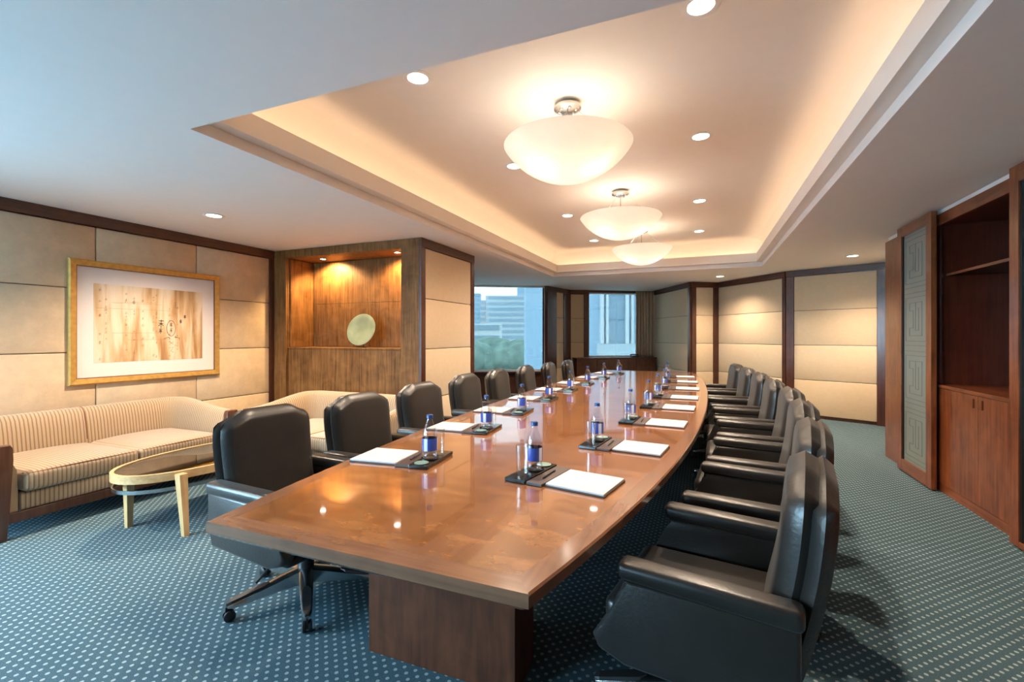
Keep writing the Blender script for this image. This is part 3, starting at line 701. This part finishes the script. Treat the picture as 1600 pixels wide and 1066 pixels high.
def armchair():
    t = thing('leather_armchair', 'x', 'chair', (0, 0, 0), 0, 'black leather armchairs around the conference table')
    L = M['leather']
    s = MB().box(-.20, .335, -.262, .262, .37, .475, bev=.035, seg=4)
    for v in s.bm.verts:
        if v.co.z > .44: v.co.z += .018 * math.cos(v.co.x * 3) * math.cos(v.co.y * 4.5)
        if v.co.x > .25: v.co.x += .03 * (1 - (v.co.y / .262) ** 2)
    s.build('seat_cushion', L, t, smooth=True)
    MB().box(-.22, .33, -.30, .30, .315, .368, bev=.02, seg=2).build('seat_base', L, t, smooth=True)
    pillow(0, 0, .272, .42, topf, .058, lambda z: lean(z) + .012).build('back_cushion', L, t, smooth=True, weld=True)
    pillow(0, 0, .285, .36, lambda a: topf(a) - .012, .036, lambda z: lean(z) - .040, p=12, e=.25).build('back_shell', L, t, smooth=True, weld=True)
    armp = [(-.255, .60), (-.255, .42), (-.22, .325), (.24, .315), (.33, .345), (.352, .385), (.325, .43), (.27, .49), (.245, .55), (.243, .60)]
    for sy in (-1, 1):
        a = MB().prism(armp, sy * .268, sy * .338, axis='y', bev=.014, seg=2).build('arm_panel', L, t, smooth=True)
        pd = MB().box(-.265, .262, -.043, .043, .598, .662, bev=.022, seg=4)
        for v in pd.bm.verts:
            if v.co.x < -.1: v.co.z -= .012 * (-.1 - v.co.x) / .16
            if v.co.x > .2 and v.co.z > .63: v.co.z -= .004
        pd.xf(Matrix.Translation((0, sy * .304, 0))).build('armrest', L, t, smooth=True)
    # mechanism, column and lever
    MB().box(-.10, .10, -.07, .07, .27, .316, bev=.012).build('tilt_mechanism', M['blackp'], t, smooth=True)
    MB().lathe([(0, .10), (.041, .10), (.042, .27), (.048, .28), (0, .28)], 20).build('column', M['blackp'], t, smooth=True)
    MB().tube([(.05, -.07, .30), (.05, -.16, .285), (.03, -.23, .25), (.02, -.30, .20)], [.006, .006, .008, .013], 8, flat=.6).build('lever', M['blackp'], t, smooth=True)
    hub = MB().lathe([(0, .075), (.05, .075), (.058, .095), (.05, .135), (.038, .15), (0, .15)], 20).build('base_hub', M['silver'], t, smooth=True)
    leg = MB()
    secs = [(.03, .034, .070, .150), (.12, .034, .074, .136), (.22, .030, .070, .116), (.35, .022, .062, .094), (.375, .010, .068, .082)]
    RR = []
    for r, w, z0, z1 in secs: RR.append(leg.verts([(r, -w, z0), (r, w, z0), (r, w, z1 - .008), (r, w * .6, z1), (r, -w * .6, z1), (r, -w, z1 - .008)]))
    for A, B in zip(RR, RR[1:]):
        for k in range(6): leg.bm.faces.new([A[k], A[(k + 1) % 6], B[(k + 1) % 6], B[k]])
    leg.bm.faces.new(RR[0][::-1]); leg.bm.faces.new(RR[-1])
    leg = leg.build('leg', M['silver'], t, smooth=35)
    # black foot grip on the outer half of the leg
    g = MB(); RR = []
    for r, w, z in ((.185, .012, .1265), (.21, .026, .1225), (.28, .026, .112), (.36, .021, .098), (.379, .010, .090)):
        RR.append(g.verts([(r, -w, z - .012), (r, w, z - .012), (r, w * .8, z), (r, -w * .8, z)]))
    for A, B in zip(RR, RR[1:]):
        for k in range(4): g.bm.faces.new([A[k], A[(k + 1) % 4], B[(k + 1) % 4], B[k]])
    g.bm.faces.new(RR[0][::-1]); g.bm.faces.new(RR[-1]); g.build('foot_grip', M['blackp'], leg)
    c = MB(); c.lathe([(0, -.010), (.018, -.010), (.026, -.006), (.026, .006), (.018, .010), (0, .010)], 16)
    c.xf(Matrix.Rotation(R(90), 4, 'X')); c2 = MB()
    for yy in (-.014, .014):
        c2.lathe([(0, -.009), (.02, -.009), (.0265, -.005), (.0265, .005), (.02, .009), (0, .009)], 16, c=(0, 0, yy))
    c.bm.free(); c2.xf(Matrix.Translation((.365, 0, .0268)) @ Matrix.Rotation(R(90), 4, 'X'))
    c2.box(.348, .382, -.005, .005, .02, .07); c2.build('caster', M['blackp'], leg, smooth=True)
    for k in range(1, 5):
        q = dup(leg, t); q.rotation_euler = (0, 0, 2 * PI * k / 5)
    for c in t.children:
        if c.name.split('.')[0] in ('tilt_mechanism', 'column', 'base_hub', 'leg', 'lever'): c.location.x += .07
    return t
ch = armchair()
lefts = [(-2.065, 1.91, -6, 'the nearest chair left of the table, its wheeled base in full view'),
         (-1.99, 2.62, -4, 'second chair from the near end on the left of the table'),
         (-2.02, 3.45, -3, 'third chair from the near end on the left of the table'),
         (-2.10, 4.46, 0, 'fourth chair from the near end on the left of the table'),
         (-2.07, 5.26, 2, 'fifth chair from the near end, in front of the left window'),
         (-2.01, 6.10, 3, 'sixth chair from the near end, at the right of the left window'),
         (-1.95, 6.98, 5, 'seventh chair from the near end on the left of the table'),
         (-1.88, 7.86, 7, 'farthest chair on the left of the table')]
rights = [(.06, 1.83, 170, 'the nearest chair right of the table, seen large at the bottom'),
          (.22, 2.63, 172, 'second chair from the near end on the right of the table'),
          (.32, 3.41, 175, 'third chair from the near end on the right of the table'),
          (.385, 4.22, 178, 'fourth chair from the near end on the right of the table'),
          (.37, 5.02, 180, 'fifth chair from the near end on the right of the table'),
          (.345, 5.86, 182, 'sixth chair from the near end on the right of the table'),
          (.29, 6.70, 185, 'seventh chair from the near end on the right of the table'),
          (.22, 7.60, 188, 'farthest chair on the right of the table')]
first = True
for x, y, a, lb in lefts + rights:
    lb = 'black leather armchair, ' + lb
    if first: ch.location = (x, y, 0); ch.rotation_euler = (0, 0, R(a)); ch['label'] = lb; first = False
    else: dup(ch, loc=(x, y, 0), rz=R(a), label=lb)
# the star bases are turned differently from chair to chair
for i, o in enumerate([o for o in COL.objects if o.name.startswith('leather_armchair')]):
    off = (R(35) if i == 0 else R(18) + random.uniform(-.08, .08))
    for c in o.children:
        if c.name.startswith('leg'): c.rotation_euler.z += off

# ------------------------------------------------------------------ place settings
def tray_proto():
    t = thing('bottle_tray', 'x', 'tray', (0, 0, 0), 0, 'black trays holding a bottle and a glass')
    mb = MB(); mb.box(0, .105, -.155, .155, 0, .018, bev=.003); mb.build('tray', M['blackgloss'], t)
    MB().box(.108, .185, -.148, .148, 0, .013, bev=.002).build('pen_rest', M['stripboard'], t)
    MB().lathe([(0, .0182), (.034, .0182), (.036, .0215), (.030, .0225), (0, .0205)], 20, c=(.055, .112, 0)).build('mint_dish', M['coaster'], t, smooth=True)
    MB().lathe([(.042, .018), (.047, .018), (.047, .024), (.045, .025), (.042, .022)], 20, c=(.054, .020, 0), close=True).build('bottle_ring', M['blackgloss'], t, smooth=True)
    return t
def pad_proto():
    t = thing('notepad', 'x', 'notepad', (0, 0, 0), 0, 'white notepads on the conference table')
    MB().box(0, .272, -.128, .128, 0, .006, bev=.001).build('backing_board', M['stripboard'], t)
    MB().box(.003, .268, -.125, .125, .0062, .014, bev=.001).build('paper_block', M['paper'], t)
    return t
def pen_proto():
    t = thing('pen', 'x', 'pen', (0, 0, 0), 0, 'black pens beside the notepads')
    MB().tube([(0, -.068, 0), (0, -.058, 0), (0, .07, 0)], [.0012, .004, .0042], 8).build('barrel', M['pen'], t, smooth=True)
    MB().box(-.0012, .0012, .02, .068, .0042, .0058).build('clip', M['silver'], t)
    return t
def bottle_proto():
    t = thing('water_bottle', 'x', 'bottle', (0, 0, 0), 0, 'clear water bottles with blue caps on the conference table')
    RS = 1.36
    pr = [(0, .002), (.022, .0), (.0275, .006), (.0285, .02), (.0270, .03), (.0285, .04), (.0285, .112), (.0282, .122), (.0265, .14), (.0225, .162), (.0175, .183), (.0135, .198), (.0125, .205), (.0125, .212)]
    pr = [(r * (RS if z < .15 else RS - (z - .15) / .055 * (RS - 1.1) if z < .205 else 1.1), z) for r, z in pr]
    MB().lathe(pr, 24).build('bottle_body', M['clear'], t, smooth=True)
    MB().lathe([(0, .004)] + [(r - .0016, z + .0015) for r, z in pr[2:8]] + [(.034, .135), (0, .135)], 20).build('water', M['water'], t, smooth=True)
    MB().lathe([(.0390, .045), (.0393, .046), (.0393, .106), (.0390, .107)], 24).build('sticker', M['sticker'], t, smooth=True)
    MB().lathe([(0, .226), (.0155, .226), (.0168, .224), (.0168, .208), (.0148, .208)], 20).build('cap', M['capblue'], t, smooth=True)
    return t
def glass_proto():
    return tag(MB().lathe([(0, 0), (.0255, 0), (.0265, .003), (.0305, .135), (.0292, .1355), (.0252, .012), (0, .010)], 24).build('drinking_glass', M['tumbler'], smooth=True), 'x', 'glass', 'empty tumblers on the black trays')
protos = dict(tray=tray_proto(), pad=pad_proto(), pen=pen_proto(), bottle=bottle_proto(), glass=glass_proto())
used = set()
def put(k, loc, rz, label):
    if k in used: return dup(protos[k], loc=loc, rz=rz, label=label)
    used.add(k); o = protos[k]; o.location = loc; o.rotation_euler = (0, 0, rz); o['label'] = label; return o
ordn = ['nearest', 'second', 'third', 'fourth', 'fifth', 'sixth', 'seventh', 'farthest']
def olab(i, what, side):
    if i in (0, 7): return '%s %s on the %s side of the table' % (ordn[i], what, side)
    return '%s %s from the near end, %s side of the table' % (ordn[i], what, side)
YR = [1.975, 2.72, 3.58, 4.42, 5.18, 6.08, 7.0, 7.85]
YL = [2.02, 2.86, 3.66, 4.50, 5.35, 6.20, 7.15, 8.10]
for side, ys_, X in (('right', YR, XR), ('left', YL, XL)):
    for i, y in enumerate(ys_):
        sl = (X(y + .1) - X(y - .1)) / .2
        if side == 'right': rz = -math.atan(sl); ex = X(y) - (.13 if i == 0 else .09)
        else: rz = PI - math.atan(sl); ex = X(y) + .03 + .008 * i
        # unit frame: +x local runs from the table middle out to the sitter
        c, s = math.cos(rz), math.sin(rz)
        Lx = .462
        ox, oy = ex - c * Lx, y - s * Lx
        if side == 'right' and i == 0: pass
        def P(a, b, z): return (ox + c * a - s * b, oy + s * a + c * b, z)
        z = TZ + .001
        put('tray', P(0, 0, z), rz, olab(i, 'black bottle tray', side))
        put('pad', P(.189, 0, z), rz, olab(i, 'white notepad', side))
        put('pen', P(.147, -.01, z + .0175), rz + R(4), olab(i, 'black pen', side))
        gb = -.06 if side == 'right' else -.09
        bb = .020
        put('bottle', P(.054, bb, z + .0184), rz + random.uniform(0, 6), olab(i, 'water bottle', side))
        put('glass', P(.050, -.085, z + .0184), rz, olab(i, 'empty straight tumbler', side))

# ------------------------------------------------------------------ sofas (local: back along y = 0, front at y = -D, x along the width)
def sofa(label, loc, rz, Wd, D=.93):
    t = thing('sofa', label, 'sofa', loc, rz, 'striped sofas in the corner')
    hw = Wd / 2; S = M['stripes']; rr = .26
    path = []; s = 0
    def add(p): 
        path.append(Vector((p[0], p[1])))
    add((-hw, -D + .06)); 
    for k in range(1, 5): add((-hw, -D + .06 + (D - .06 - rr) * k / 5))
    for k in range(0, 9): a = PI - k * PI / 16; add((-hw + rr + rr * math.cos(a), -rr + rr * math.sin(a)))
    n = 24
    for k in range(1, n): add((-hw + rr + (Wd - 2 * rr) * k / n, 0))
    for k in range(0, 9): a = PI / 2 - k * PI / 16; add((hw - rr + rr * math.cos(a), -rr + rr * math.sin(a)))
    for k in range(1, 6): add((hw, -rr - (D - .06 - rr) * k / 5))
    ds = [0]
    for a, b in zip(path, path[1:]): ds.append(ds[-1] + (b - a).length)
    rings = []; mb = MB(); UV = {}
    for i, p in enumerate(path):
        d = (path[min(i + 1, len(path) - 1)] - path[max(i - 1, 0)]).normalized(); nrm = Vector((d.y, -d.x))
        f = min(1, max(0, (p.y + D) / (D - .1))); h = .655 + .10 * (f * f * (3 - 2 * f))
        sec = [(0, .175), (-.005, .45), (.0, h - .07), (.02, h - .02), (.055, h), (.09, h - .008), (.125, h - .05), (.15, h - .14), (.175, .46), (.18, .30), (.18, .175)]
        ring = []
        for off, z in sec:
            q = p + nrm * off; v = mb.bm.verts.new((q.x, q.y, z)); UV[v] = ds[i]; ring.append(v)
        rings.append(ring)
    for A, B in zip(rings, rings[1:]):
        for k in range(len(A)):
            k2 = (k + 1) % len(A); mb.bm.faces.new([A[k], B[k], B[k2], A[k2]])
    mb.bm.faces.new(rings[0]); mb.bm.faces.new(rings[-1][::-1])
    l = mb.bm.loops.layers.uv.new('UVMap')
    for f in mb.bm.faces:
        for lp in f.loops: lp[l].uv = (UV[lp.vert], lp.vert.co.z)
    mb.build('curved_back', S, t, smooth=60)
    iw = hw - .185
    uvx = lambda c: (c.x, c.y)
    # seat deck and cushions
    MB().box(-iw - .0, iw + .0, -D + .045, -.19, .175, .30, bev=.012).build('seat_deck', S, t, smooth=True, uv=uvx)
    for sx in (-1, 1):
        x0, x1 = (-iw + .004, -.003) if sx < 0 else (.003, iw - .004)
        c = MB().box(x0, x1, -D, -.185, .303, .445, bev=.035, seg=4)
        bmesh.ops.subdivide_edges(c.bm, edges=[e for e in c.bm.edges if e.calc_length() > .3], cuts=7, use_grid_fill=True)
        mx_ = (x0 + x1) / 2; w_ = (x1 - x0) / 2
        for v in c.bm.verts:
            if v.co.z > .41: v.co.z += .022 * (1 - abs((v.co.x - mx_) / w_) ** 2.5) * (1 - abs((v.co.y + D / 2) / (D / 2)) ** 3)
        c.build('seat_cushion', S, t, smooth=True, uv=uvx)
        MB().tube([(x0 + .01, -D + .05, .436), (x0 + .03, -D + .012, .434), (mx_, -D + .008, .438), (x1 - .03, -D + .012, .434), (x1 - .01, -D + .05, .436)], .0035, 6).build('piping', M['goldin'], t, smooth=True)
    # centre seam of the back
    MB().tube([(0, -o, z) for o, z in ((.03, .738), (.056, .756), (.09, .748), (.126, .706), (.152, .615), (.174, .47))], .003, 6).build('back_seam', M['goldin'], t)
    for sx in (-1, 1):
        # show-wood arm post runs down into the front leg
        pp = [(-.03, 0), (.03, 0), (.042, .20), (.06, .55), (.06, .63), (.045, .655), (-.045, .655), (-.06, .63), (-.06, .5), (-.05, .2)]
        xo = sx * (hw - .075)
        MB().prism([(xo + a * 1.0, z) for a, z in pp], -D + .0, -D + .058, axis='y', bev=.006).build('arm_post', M['sofawood'], t, smooth=True)
        MB().box(xo - .03, xo + .03, -.12, -.06, 0, .174, bev=.004).build('rear_leg', M['sofawood'], t)
    boxo('base_rail', M['sofawood'], t, -hw + .12, hw - .12, -D + .03, -D + .06, .105, .174, bev=.003)
    boxo('base_rail', M['sofawood'], t, -hw + .12, hw - .12, -.08, -.05, .105, .174, bev=.003)
    return t
sofa('striped beige sofa along the left wall below the framed picture', (-5.33, 2.41, 0), R(90), 1.82, .95)
sofa('striped beige sofa in front of the wood niche, behind the chairs', (-3.53, 4.29, 0), 0, 1.72, .95)

# ------------------------------------------------------------------ coffee table
ct = thing('coffee_table', 'oval coffee table with blond wood rim and dark glass top', 'coffee table', (-3.73, 2.585, 0))
def oval(a, b, n=56, p=2.15): return [(a * math.copysign(abs(math.cos(2 * PI * k / n)) ** (2 / p), math.cos(2 * PI * k / n)), b * math.copysign(abs(math.sin(2 * PI * k / n)) ** (2 / p), math.sin(2 * PI * k / n))) for k in range(n)]
def ovalring(ao, bo, ai, bi, z0, z1):
    mb = MB(); O = oval(ao, bo); I = oval(ai, bi)
    V = [mb.verts([(x, y, z) for x, y in P]) for P, z in ((O, z0), (O, z1), (I, z1), (I, z0))]
    n = len(O)
    for q in range(4):
        A, B = V[q], V[(q + 1) % 4]
        for k in range(n): mb.bm.faces.new([A[k], A[(k + 1) % n], B[(k + 1) % n], B[k]])
    return mb
ovalring(.375, .69, .350, .665, .385, .442).build('rim', M['blond_top'], ct, smooth=35)
MB().prism(oval(.3495, .6645), .428, .437).build('glass_top', M['tableglass'], ct)
MB().prism(oval(.349, .664), .395, .405).build('underlay', M['trimwood'], ct)
ovalring(.372, .68, .364, .672, .312, .338).build('metal_band', M['silver'], ct, smooth=35)
for (x, y, sx) in ((.335, -.46, 1), (-.16, -.52, -1), (.335, .46, 1), (-.335, .46, -1)):
    mb = MB(); w0, w1 = .028, .017; bx = x + (.045 if sx > 0 else .0)
    A = mb.verts([(x - w0, y - w0, .43), (x + w0, y - w0, .43), (x + w0, y + w0, .43), (x - w0, y + w0, .43)])
    B = mb.verts([(bx - w1, y - w1, 0), (bx + w1, y - w1, 0), (bx + w1, y + w1, 0), (bx - w1, y + w1, 0)])
    for k in range(4): mb.bm.faces.new([A[k], A[(k + 1) % 4], B[(k + 1) % 4], B[k]])
    mb.bm.faces.new(A); mb.bm.faces.new(B[::-1]); mb.build('leg', M['blond'], ct)

# ------------------------------------------------------------------ framed picture on the left wall
pc = thing('framed_picture', 'gold framed abstract calligraphy picture with wide pale mat', 'picture', (-5.374, 3.075, 1.535))
fw, fh = .715, .590
mb = MB()
def framering(mb, o, i, x0, x1, x2):
    (oy, oz), (iy, iz) = o, i
    rings = [[(x0, -oy, -oz), (x0, oy, -oz), (x0, oy, oz), (x0, -oy, oz)], [(x1, -oy, -oz), (x1, oy, -oz), (x1, oy, oz), (x1, -oy, oz)],
             [(x2, -oy + .012, -oz + .012), (x2, oy - .012, -oz + .012), (x2, oy - .012, oz - .012), (x2, -oy + .012, oz - .012)],
             [(x2 - .008, -iy, -iz), (x2 - .008, iy, -iz), (x2 - .008, iy, iz), (x2 - .008, -iy, iz)], [(x0, -iy, -iz), (x0, iy, -iz), (x0, iy, iz), (x0, -iy, iz)]]
    V = [mb.verts(r) for r in rings]
    for q in range(5):
        A, B = V[q], V[(q + 1) % 5]
        for k in range(4): mb.bm.faces.new([A[k], A[(k + 1) % 4], B[(k + 1) % 4], B[k]])
framering(mb, (fw, fh), (fw - .058, fh - .058), .0, .026, .036); mb.build('frame', M['gold'], pc)
mb = MB()
for (a, b, c, d) in ((-fw + .058, -fw + .064, -fh + .058, fh - .058), (fw - .064, fw - .058, -fh + .058, fh - .058)): mb.box(.008, .024, a, b, c, d)
for (c, d) in ((-fh + .058, -fh + .064), (fh - .064, fh - .058)): mb.box(.008, .024, -fw + .064, fw - .064, c, d)
mb.build('slip', M['goldin'], pc)
mt = boxo('mat_board', M['mat'], pc, .004, .012, -fw + .065, fw - .065, -fh + .065, fh - .065)
pr_ = boxo('print', M['print'], pc, .0122, .0135, -.52, .515, -.388, .375)
# faint inked script columns, a red oval seal and dark brush characters
def stroke(mb, pts, w): mb.tube([(.0145, a, b) for a, b in pts], w, 4, flat=1)
mb = MB(); stroke(mb, [(.175 + .045 * math.cos(a), -.045 + .085 * math.sin(a)) for a in [2 * PI * k / 20 for k in range(21)]], .0028)
stroke(mb, [(.10, -.16), (.15, -.14), (.16, -.16)], .003); stroke(mb, [(.21, -.14), (.26, -.15), (.26, -.17)], .003)
mb.build('red_seal', M['redink'], pr_)
mb = MB()
def glyph(mb, y, z, s, w):
    stroke(mb, [(y - s, z + s * 1.3), (y + s, z + s * 1.4)], w); stroke(mb, [(y, z + 1.9 * s), (y - .1 * s, z - 1.8 * s)], w)
    stroke(mb, [(y - s, z + .4 * s), (y + .8 * s, z + .2 * s)], w); stroke(mb, [(y - .1 * s, z + .2 * s), (y - 1.1 * s, z - .9 * s)], w); stroke(mb, [(y + .1 * s, z), (y + .9 * s, z - .8 * s)], w)
glyph(mb, .075, .0, .024, .0035); glyph(mb, .070, -.075, .015, .003); glyph(mb, .275, .03, .012, .0028); glyph(mb, .32, .085, .011, .0028)
glyph(mb, .175, -.01, .014, .002); glyph(mb, .175, -.07, .014, .002)
mb.build('brush_characters', M['ink'], pr_)
mb = MB(); rnd = random.Random(3)
for cyy in (-.47, -.42, -.25, -.18, -.1, .0, .03, .16, .22, .24):
    for k in range(9):
        zz = -.36 + rnd.random() * .68; s = .007 + rnd.random() * .009
        stroke(mb, [(cyy - s, zz), (cyy + s, zz + .004)], .0009); stroke(mb, [(cyy, zz + s), (cyy - s * .3, zz - s)], .0009); stroke(mb, [(cyy - s, zz - s * .8), (cyy + s, zz - s * .6)], .0008)
for zz in (.20, .215, .14, -.17, -.1): stroke(mb, [(-.50 + rnd.random() * .3, zz), (.0 + rnd.random() * .2, zz + .005)], .0008)
stroke(mb, [(.155, -.19), (.2, -.22)], .002); stroke(mb, [(.2, -.19), (.155, -.22)], .002); stroke(mb, [(.15, -.26), (.2, -.25), (.17, -.29), (.2, -.31)], .002)
mb.build('faint_script', M['paleink'], pr_)

# ------------------------------------------------------------------ celadon plate on its stand in the niche
pl = thing('display_plate', 'pale green glazed display plate on a stand in the wood niche', 'plate', (-4.10, 4.84, 1.2565))
mb = MB().lathe([(0, .0), (.07, .0), (.085, -.006), (.095, -.004), (.16, .010), (.208, .022), (.214, .030), (.206, .032), (.15, .021), (.09, .010), (0, .008)], 48)
mb.xf(Matrix.Translation((0, 0, .228)) @ Matrix.Rotation(R(4), 4, 'Z') @ Matrix.Rotation(R(74), 4, 'X'))
mb.xf(Matrix.Translation((0, 0, 0)))
mb.build('plate', M['plate'], pl, smooth=True)
mb = MB()
mb.xf(Matrix.Identity(4))
for sx in (-1, 1):
    mb.tube([(sx * .06, -.05, .045), (sx * .06, -.05, .006), (sx * .05, .09, .006), (sx * .02, .05, .20)], .005, 6)
mb.tube([(-.05, .09, .006), (.05, .09, .006)], .005, 6); mb.tube([(-.06, -.02, .006), (.06, -.02, .006)], .005, 6)
mb.xf(Matrix.Rotation(R(4), 4, 'Z')); mb.build('stand', M['trimwood'], pl, smooth=True)

# ------------------------------------------------------------------ outside the windows
A_ = math.atan(295 / 720); CA, SA = math.cos(A_), math.sin(A_)
FW = Vector((-SA, CA, 0)); RT = Vector((CA, SA, 0))
def site(r, d, z=-12): p = RT * r + FW * d; return (p.x, p.y, z)
gd = MB().box(-700, 700, -700, 900, -12.5, -12).build('ground', M['ground'], kind='structure')
def tower(name, label, r, d, w, dep, h, mat, floors, bays=None, gm='bldglass', rot=A_, pil=None):
    t = thing(name, label, 'building', site(r, d), rot)
    boxo('walls', M[mat], t, -w / 2, w / 2, 0, dep, 0, h)
    fh_ = h / floors
    for k in range(floors):
        if k == 0: w0 = boxo('window_band', M[gm], t, -w / 2 + w * .06, w / 2 - w * .06, -.35, -.01, fh_ * .35, fh_ * .85)
        else: share(w0, t, 0, 0, k * fh_)
    return t
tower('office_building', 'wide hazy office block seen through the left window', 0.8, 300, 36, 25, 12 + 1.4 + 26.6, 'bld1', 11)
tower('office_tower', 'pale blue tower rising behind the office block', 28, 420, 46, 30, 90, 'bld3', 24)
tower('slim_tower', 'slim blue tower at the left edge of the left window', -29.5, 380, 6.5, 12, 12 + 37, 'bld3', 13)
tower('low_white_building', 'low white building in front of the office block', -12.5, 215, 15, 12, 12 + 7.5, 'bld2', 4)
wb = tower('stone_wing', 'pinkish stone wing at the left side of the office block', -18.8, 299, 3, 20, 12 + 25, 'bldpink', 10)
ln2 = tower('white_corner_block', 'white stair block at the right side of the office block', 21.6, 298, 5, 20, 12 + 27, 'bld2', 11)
# tree belt
rnd = random.Random(8)
lf = MB()
for k in range(60):
    r = -48 + 92 * rnd.random(); d = 172 + 28 * rnd.random(); s_ = 5 + 3.2 * rnd.random()
    q = bmesh.ops.create_icosphere(lf.bm, subdivisions=2, radius=s_)
    p = site(r, d, -12 + s_ * .75)
    for v in q['verts']: v.co = Vector((v.co.x * 1.15, v.co.y, v.co.z * .95)) * (1 + .18 * (rnd.random() - .5)) + Vector(p)
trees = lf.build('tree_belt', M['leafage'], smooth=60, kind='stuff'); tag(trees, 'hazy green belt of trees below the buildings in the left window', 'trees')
# close facade seen through the far window
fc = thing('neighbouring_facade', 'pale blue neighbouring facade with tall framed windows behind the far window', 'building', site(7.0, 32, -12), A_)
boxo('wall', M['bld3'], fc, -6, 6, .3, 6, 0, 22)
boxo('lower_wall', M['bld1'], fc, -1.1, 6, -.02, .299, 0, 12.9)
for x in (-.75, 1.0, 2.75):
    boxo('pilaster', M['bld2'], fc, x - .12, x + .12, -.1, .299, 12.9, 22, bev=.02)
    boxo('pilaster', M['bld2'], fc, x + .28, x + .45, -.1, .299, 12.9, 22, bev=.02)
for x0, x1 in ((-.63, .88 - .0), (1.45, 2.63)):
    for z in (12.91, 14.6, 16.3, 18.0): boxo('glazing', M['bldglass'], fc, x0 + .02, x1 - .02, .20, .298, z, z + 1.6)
